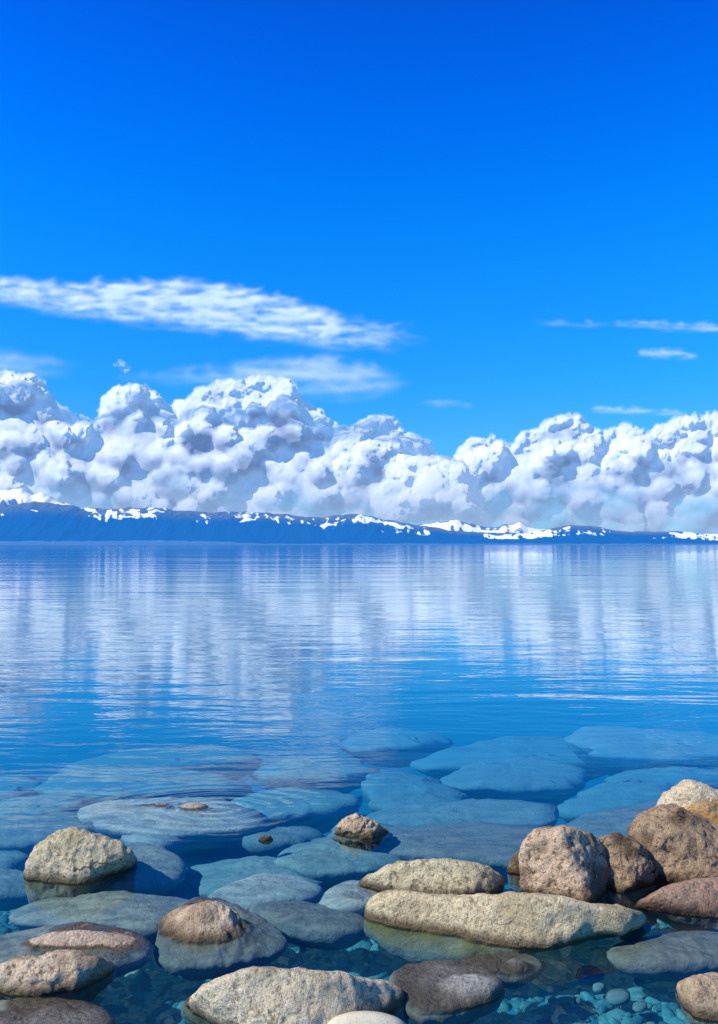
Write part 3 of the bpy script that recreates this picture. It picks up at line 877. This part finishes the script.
# ------------------------------------------------------------------ clouds: real relief, sunlit plus painted shade and glow, standing behind the hills
def cloud_mat(name, trans=0.35, col=(0.98, 0.98, 0.98), haze_shade=(0.30, 0.55, 0.92), glow=(0, 0, 0)):
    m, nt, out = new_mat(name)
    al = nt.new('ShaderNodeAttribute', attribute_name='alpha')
    shade_tint = nt.new('ShaderNodeAttribute', attribute_name='haze_shade')
    c = nt.mix(shade_tint.outputs['Fac'], col, haze_shade)
    # normals bent towards the sun, standing in for light scattered inside the cloud
    gn = nt.new('ShaderNodeNewGeometry')
    nv = nt.new('ShaderNodeVectorMath', operation='ADD'); nt.l.new(gn.outputs['Normal'], nv.inputs[0]); nv.inputs[1].default_value = (-0.38, -0.42, 0.38)
    nn_ = nt.new('ShaderNodeVectorMath', operation='NORMALIZE'); nt.l.new(nv.outputs[0], nn_.inputs[0])
    d = nt.new('ShaderNodeBsdfDiffuse'); nt.put(d.inputs[0], c); nt.l.new(nn_.outputs[0], d.inputs['Normal'])
    t = nt.new('ShaderNodeBsdfTranslucent'); nt.put(t.inputs[0], c)
    m1 = nt.new('ShaderNodeMixShader'); m1.inputs[0].default_value = trans
    nt.l.new(d.outputs[0], m1.inputs[1]); nt.l.new(t.outputs[0], m1.inputs[2])
    e = nt.new('ShaderNodeEmission'); e.inputs[0].default_value = (*glow, 1)  # even glow added for light scattered through the cloud
    ad = nt.new('ShaderNodeAddShader')
    nt.l.new(m1.outputs[0], ad.inputs[0]); nt.l.new(e.outputs[0], ad.inputs[1])
    tp = nt.new('ShaderNodeBsdfTransparent')
    mi = nt.new('ShaderNodeAttribute', attribute_name='mist')
    me_ = nt.new('ShaderNodeEmission'); me_.inputs[0].default_value = (0.29, 0.45, 0.72, 1)  # distance haze at the cloud base, painted in as emission
    m3 = nt.new('ShaderNodeMixShader'); nt.l.new(mi.outputs['Fac'], m3.inputs[0]); nt.l.new(ad.outputs[0], m3.inputs[1]); nt.l.new(me_.outputs[0], m3.inputs[2])
    m2 = nt.new('ShaderNodeMixShader')
    nt.l.new(al.outputs['Fac'], m2.inputs[0]); nt.l.new(tp.outputs[0], m2.inputs[1]); nt.l.new(m3.outputs[0], m2.inputs[2])
    nt.l.new(m2.outputs[0], out.inputs[0])
    return m


mc = cloud_mat('cumulus', 0.40, haze_shade=(0.12, 0.20, 0.34), glow=(0.07, 0.10, 0.14))
mci = cloud_mat('thin_cloud', 0.35, haze_shade=(0.55, 0.75, 0.92), glow=(0.10, 0.15, 0.18))


def cloud_relief(name, spheres, x0, x1, y0, y1, D, res=1.0, relief=0.5, soft=6.0, base_y=548, rough=2.2, fine_relief=0.8, seed=0, mat=None, blur_s=1.3, shadef=None):
    """spheres: rows (x, y, r, z) in pixel units at distance D; their union is turned into one lit relief"""
    nx, ny = int((x1 - x0) * res) + 1, int((y1 - y0) * res) + 1
    gx = np.linspace(x0, x1, nx); gy = np.linspace(y0, y1, ny)
    Bz = np.full((ny, nx), -1e3); Bs = np.zeros((ny, nx))
    Hm = np.full((ny, nx), -1e3); Tm = np.zeros((ny, nx))
    for (sx, sy, r, z) in spheres:
        i0, i1 = max(0, int((sy - r - y0) * res)), min(ny, int((sy + r - y0) * res) + 2)
        j0, j1 = max(0, int((sx - r - x0) * res)), min(nx, int((sx + r - x0) * res) + 2)
        if i0 >= i1 or j0 >= j1: continue
        dd = r * r - (gy[i0:i1, None] - sy) ** 2 - (gx[None, j0:j1] - sx) ** 2
        hh = np.sqrt(np.maximum(dd, 0))
        sub = Hm[i0:i1, j0:j1]
        np.copyto(sub, np.maximum(sub, z + hh), where=dd > 0)
        if r > 8.5:
            zz_ = z + hh; bz = Bz[i0:i1, j0:j1]; win = (dd > 0) & (zz_ > bz)
            rel = np.broadcast_to((gy[i0:i1, None] - sy) / r, dd.shape)
            np.copyto(Bs[i0:i1, j0:j1], rel, where=win); np.copyto(bz, zz_, where=win)
        Tm[i0:i1, j0:j1] = np.maximum(Tm[i0:i1, j0:j1], hh)
    inside = Tm > 0
    # fill outside by repeated blurring so that rims stay smooth
    W = inside.astype(float); Hf = np.where(inside, Hm, 0)
    num, den = blur(Hf, 3), blur(W, 3)
    fill = np.where(den > 1e-3, num / np.maximum(den, 1e-3), 0)
    Hf = np.where(inside, Hm, fill)
    Hf = blur(Hf, blur_s)
    GX, GY = np.meshgrid(gx, gy)
    # break up the round puffs: look the relief up at swirled positions
    Q = np.stack([GX / 13.0, GY / 13.0, GX * 0 + seed], -1)
    wl = 6.0 * fbm(Q * 0.33 + 3.0, 2) * res; wm = 5.0 * fbm(Q * 0.33 + 61.0, 2) * res
    wx = wl + (4.6 * fbm(Q, 4, gain=0.6) + 1.0) * res; wy_ = wm + (4.6 * fbm(Q + 31.0, 4, gain=0.6)) * res
    ji = np.clip(np.arange(ny)[:, None] + wy_, 0, ny - 1.001); jj = np.clip(np.arange(nx)[None] + wx, 0, nx - 1.001)
    def look(A):
        i0 = ji.astype(int); j0 = jj.astype(int); a = ji - i0; b_ = jj - j0
        return (A[i0, j0] * (1 - a) * (1 - b_) + A[i0 + 1, j0] * a * (1 - b_) + A[i0, j0 + 1] * (1 - a) * b_ + A[i0 + 1, j0 + 1] * a * b_)
    Hf, Tm = look(Hf), look(Tm)
    Bs = blur(look(blur(Bs, 2.0)), 1.0)
    Hl = blur(Hf, 5.0)
    first = np.where((Tm > 0).any(0), (Tm > 0).argmax(0), ny) / res + y0
    topy = blur(first[None].repeat(3, 0), 4)[1][None]
    crisp = np.clip(0.30 + 0.8 * sstep(65, 8, GY - topy) + 1.5 * fbm(np.stack([GX / 38.0, GY / 24.0, GX * 0 + seed + 3], -1), 3), 0.12, 1.15)
    Hb = blur(Hf, 13.0)
    Hf = Hb + (0.45 + 0.55 * crisp) * (Hl - Hb) + crisp * fine_relief * (Hf - Hl)
    P = np.stack([GX, GY, Hf], -1)
    nb = billow(P / 11.0 + seed, 4, gain=0.55)
    Hf = Hf + rough * nb * crisp
    nf = fbm(P / 7.0 + seed + 5, 4)
    nl = fbm(np.stack([GX / 45.0, GY / 30.0, GX * 0 + seed], -1), 4)
    T = blur(Tm, 0.8)
    alpha = sstep(0.0, 1.0, (T + 6.5 * nf * sstep(16, 3, T) - 0.8) / (soft * 1.5))
    alpha = alpha * sstep(0.3, 1.5, T)
    low = sstep(base_y - 130, base_y, GY)
    first = np.where((Tm > 0).any(0), (Tm > 0).argmax(0), ny) / res + y0
    topy = blur(first[None].repeat(3, 0), 4)[1][None]
    alpha = alpha * np.clip(1 - 0.40 * sstep(base_y - 95, base_y - 20, GY) * sstep(-0.2, 0.3, nl), 0, 1)
    # grey-blue shade painted into the puff bellies, heads kept bright
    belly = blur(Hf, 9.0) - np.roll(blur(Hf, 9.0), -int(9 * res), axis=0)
    shade_tint = 0.52 - 0.25 * crisp + 0.12 * low + 0.55 * nl + 0.75 * Bs + 0.010 * belly - 0.55 * sstep(50, 6, GY - topy) + 0.40 * fbm(P / 8.0 + 12, 5, gain=0.62)
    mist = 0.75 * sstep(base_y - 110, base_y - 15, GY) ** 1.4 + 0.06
    if shadef is not None: shade_tint = shadef(GX, GY, shade_tint)
    shade_tint = np.clip(blur(shade_tint, 1.2), 0, 0.85)
    dirs = ray(GX, GY)
    px_m = D / F
    R = (D - relief * px_m * Hf)
    V = np.array([0, 0, CAM_H]) + dirs * R[..., None]
    keep = alpha > 0.004
    Fq = grid_faces(ny, nx, keep)
    V2, F2, at = compact(V.reshape(-1, 3), Fq, {'alpha': alpha, 'haze_shade': shade_tint, 'mist': mist})
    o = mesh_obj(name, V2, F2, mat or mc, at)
    return o


def cumulus_spheres(env, x0, x1, base, seed, n1=260, rbig=(9, 22)):
    R = np.random.default_rng(seed)
    env = np.array(env, float)
    topf = lambda x: np.interp(x, env[:, 0], env[:, 1])
    S1 = []
    # puffs that carry the upper outline
    x = x0
    while x < x1:
        r = R.uniform(5, 13)
        S1.append((x, topf(x) + r * 0.95, r, R.uniform(-8, 4)))
        x += r * R.uniform(0.35, 0.8)
    for k in range(n1):
        x = R.uniform(x0, x1); tp = topf(x)
        r = R.uniform(*rbig) * R.uniform(0.5, 1)
        y = tp + r + (base - tp) * R.random() ** 0.9
        if y > base + 10: continue
        for q in (-0.7, 0.7):
            tt = topf(x + q * r)
            y = max(y, tt + 0.55 * r)
        y = max(y, tp + r)
        S1.append((x, y, r, (y - tp) * 0.42 + R.normal() * 7))
    # a back sheet that closes gaps
    for x in np.arange(x0, x1, 7.0):
        tp = topf(x)
        for y in np.arange(tp + 15, base + 8, 9.0):
            S1.append((x + R.normal() * 3, y, 14, (y - tp) * 0.25 - 16))
    out_ = list(S1)
    par = [s for s in S1 if s[2] < 27 and s[3] > -14]
    # cauliflower children and grandchildren
    for gen, (cnt, f0, f1) in enumerate([(7, 0.32, 0.55), (3, 0.35, 0.55)]):
        ch = []
        for (sx, sy, r, z) in par:
            for q in range(cnt):
                a = R.uniform(-0.25, math.pi + 0.25)
                b = R.uniform(0.0, 1.25)
                dx, dy, dz = math.cos(a) * math.sin(b), -math.sin(a) * math.sin(b), math.cos(b)
                rr = r * R.uniform(f0, f1)
                if rr < 1.3: continue
                cx_, cy_, cz_ = sx + dx * r * 0.86, sy + dy * r * 0.86, z + dz * r * 0.86
                if cy_ - rr < topf(cx_) - 3: continue
                ch.append((cx_, cy_, rr, cz_))
        out_ += ch; par = ch
    return out_


envL = [(-330, 430), (-250, 400), (-150, 380), (-80, 392), (-40, 378), (-10, 371), (10, 369), (26, 371), (36, 380), (46, 398), (58, 404), (72, 412), (95, 418), (110, 412), (116, 394), (122, 384), (135, 382), (150, 386),
        (158, 396), (164, 408), (182, 412), (188, 396), (205, 385), (222, 380), (242, 382), (256, 377), (268, 374), (282, 378), (290, 386), (300, 400), (315, 412), (330, 424), (350, 430), (362, 422), (374, 415), (386, 415), (396, 422),
        (410, 433), (425, 440), (431, 452), (445, 458), (462, 460), (470, 472), (480, 500), (490, 520)]
sp_ = cumulus_spheres(envL, -330, 478, 545, 3, n1=440)
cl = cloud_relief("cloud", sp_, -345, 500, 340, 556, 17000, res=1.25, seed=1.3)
tag(cl, 'long bank of billowing white cumulus with towering heads above the snowy ridge', 'cloud', 'cumulus clouds over the hills')
envR = [(440, 520), (452, 470), (464, 446), (472, 438), (490, 435), (505, 440), (515, 442), (524, 432), (536, 426), (548, 418), (560, 413), (574, 414), (585, 424), (594, 432), (606, 430), (618, 422), (630, 421), (640, 430),
        (650, 434), (660, 424), (672, 418), (686, 413), (702, 414), (712, 412), (725, 408), (760, 398), (820, 410), (900, 390), (980, 420), (1050, 440)]
sp_ = cumulus_spheres(envR, 448, 1045, 545, 8, n1=360, rbig=(8, 19))
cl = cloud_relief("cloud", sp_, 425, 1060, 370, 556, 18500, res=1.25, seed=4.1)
tag(cl, 'lower hazy bank of white and grey-blue cumulus beyond the low snow-streaked hills', 'cloud', 'cumulus clouds over the hills')
# front lumps with warm white faces
sp_ = cumulus_spheres([(385, 520), (392, 470), (405, 461), (425, 456), (445, 456), (462, 460), (470, 470), (472, 500)], 390, 470, 505, 12, n1=26, rbig=(9, 18))
cl = cloud_relief("cloud", sp_, 370, 490, 440, 530, 15800, res=1.25, seed=7.7, shadef=lambda X, Y, h: h - 0.35)
tag(cl, 'compact bright white cloud clump in front of the gap between the two banks', 'cloud', 'cumulus clouds over the hills')


def wisp(name, x0, x1, y0, y1, topc, botc, D, label, dens=0.8, seed=0.0, sx=26.0, sy=8.0, shear=0.0, puff=0.6, edge=6.0, res=1.0, fade=12, smooth=0.8):
    nx, ny = int((x1 - x0) * res) + 1, int((y1 - y0) * res) + 1
    gx = np.linspace(x0, x1, nx); gy = np.linspace(y0, y1, ny)
    GX, GY = np.meshgrid(gx, gy)
    tp = np.interp(gx, *np.array(topc, float).T)[None]; bt = np.interp(gx, *np.array(botc, float).T)[None]
    P = np.stack([(GX + shear * GY) / sx, GY / sy, GX * 0 + seed], -1)
    warp = fbm(P * 0.6 + 3, 3)[..., None]
    n = fbm(P + 0.7 * warp, 5, gain=0.58)
    bl = billow(np.stack([GX / 24, GY / 15, GX * 0 + seed], -1) + 0.3 * warp, 4, gain=0.42)
    w = sstep(0, 1, (GY - tp + 5 * bl) / edge) * sstep(0, 1, (bt - GY + 5 * n) / (edge * 1.6))
    a = np.clip(w * dens * (puff * sstep(-0.35, 0.55, bl) + (1 - puff)) * sstep(-0.55, 0.35, n) * 1.25, 0, 0.97)
    fx = np.minimum(GX - x0, x1 - GX); fy = np.minimum(GY - y0, y1 - GY)
    a = a * sstep(0, 12, GX - x0) * sstep(0, fade, x1 - GX + 0.35 * fade * n) * sstep(0, 5, fy)
    a = blur(a, smooth)
    Hf = blur(2.5 * bl + 2 * n, 2.0)
    V = np.array([0, 0, CAM_H]) + ray(GX, GY) * (D - 0.5 * D / F * Hf)[..., None]
    shade_tint = np.clip(0.15 - 0.2 * bl + 0.5 * (GY - tp) / np.maximum(bt - tp, 1), 0, 1)
    Fq = grid_faces(ny, nx, a > 0.004)
    V2, F2, at = compact(V.reshape(-1, 3), Fq, {'alpha': a, 'haze_shade': shade_tint})
    o = mesh_obj(name, V2, F2, mci, at)
    return tag(o, label, 'cloud', 'thin high clouds')


wisp("cloud", -330, 430, 262, 372, [(-330, 262), (-100, 268), (0, 276), (40, 278), (85, 282), (100, 277), (130, 279), (185, 278), (240, 284), (290, 296), (340, 312), (380, 320), (430, 326)],
     [(-330, 300), (-100, 302), (0, 308), (80, 324), (160, 332), (240, 342), (320, 352), (430, 358)], 16000,
     'long lumpy white band of cloud slanting across the blue above the cumulus', dens=0.9, seed=2.2, puff=0.38, sx=34, sy=6.5, fade=130, edge=12, smooth=1.0)
wisp("cloud", 110, 415, 345, 412, [(120, 376), (200, 366), (260, 357), (330, 354), (370, 362), (410, 376)], [(120, 384), (200, 390), (280, 402), (340, 406), (410, 396)], 19500,
     'faint veil of pale cloud just above the tallest cumulus head', dens=0.5, seed=6.1, puff=0.25, sx=70, sy=9, edge=13, smooth=1.5, fade=50)
wisp("cloud", -60, 90, 335, 392, [(-60, 350), (0, 350), (40, 356), (90, 366)], [(-60, 385), (30, 385), (90, 378)], 19500,
     'faint pale veil above the cumulus head at the frame edge', dens=0.5, seed=9.4, puff=0.2, sx=70, sy=10, edge=14, smooth=2, fade=40)
wisp("cloud", 608, 800, 314, 342, [(608, 324), (640, 322), (700, 324), (800, 326)], [(608, 327), (650, 331), (720, 335), (800, 336)], 17000,
     'thin bright streak of cloud, upper of the two wisps alone in open blue', dens=0.5, seed=1.1, puff=0.2, sx=40, sy=4, edge=5)
wisp("cloud", 624, 700, 342, 370, [(624, 354), (650, 349), (680, 350), (700, 354)], [(624, 357), (660, 360), (700, 361)], 17000,
     'short wisp of cloud beneath the thin bright streak', dens=0.42, seed=5.1, puff=0.3, sx=18, sy=4, edge=5)
wisp("cloud", 530, 612, 312, 338, [(530, 322), (570, 320), (612, 323)], [(530, 325), (570, 329), (612, 328)], 17000,
     'barely visible smear of cloud beside the thin bright streak', dens=0.3, seed=8.1, puff=0.1, sx=30, sy=4, edge=6)
wisp("cloud", 575, 690, 400, 424, [(575, 408), (620, 408), (690, 413)], [(575, 411), (640, 416), (690, 418)], 17000,
     'narrow white streak just above the hazy cumulus bank', dens=0.5, seed=3.3, puff=0.1, sx=40, sy=3, edge=4)
wisp("cloud", 418, 475, 390, 420, [(418, 402), (440, 401), (475, 406)], [(418, 406), (440, 410), (475, 410)], 17000,
     'dim smudge of cloud over the gap between the banks', dens=0.25, seed=3.9, puff=0.1, sx=20, sy=4, edge=6)
sp_ = [(117, 366, 4, 0), (123, 364, 5, 1), (128, 367, 4.5, 0), (120, 370, 3.5, 2), (126, 371, 3, 1)]
cl = cloud_relief("cloud", sp_, 104, 142, 350, 384, 17000, res=1.5, seed=2.7, soft=6, rough=2)
tag(cl, 'tiny detached puff of cloud between the lumpy band and the cumulus bank', 'cloud', 'thin high clouds')

# ------------------------------------------------------------------ render settings
sc.view_settings.view_transform = 'Standard'
sc.view_settings.look = 'None'
sc.view_settings.exposure = 0
sc.view_settings.gamma = 1
cy = sc.cycles
cy.max_bounces = 8
cy.transparent_max_bounces = 24
cy.diffuse_bounces = 3
cy.glossy_bounces = 3
cy.sample_clamp_indirect = 4
cy.use_denoising = True
cy.caustics_reflective = False
cy.caustics_refractive = False
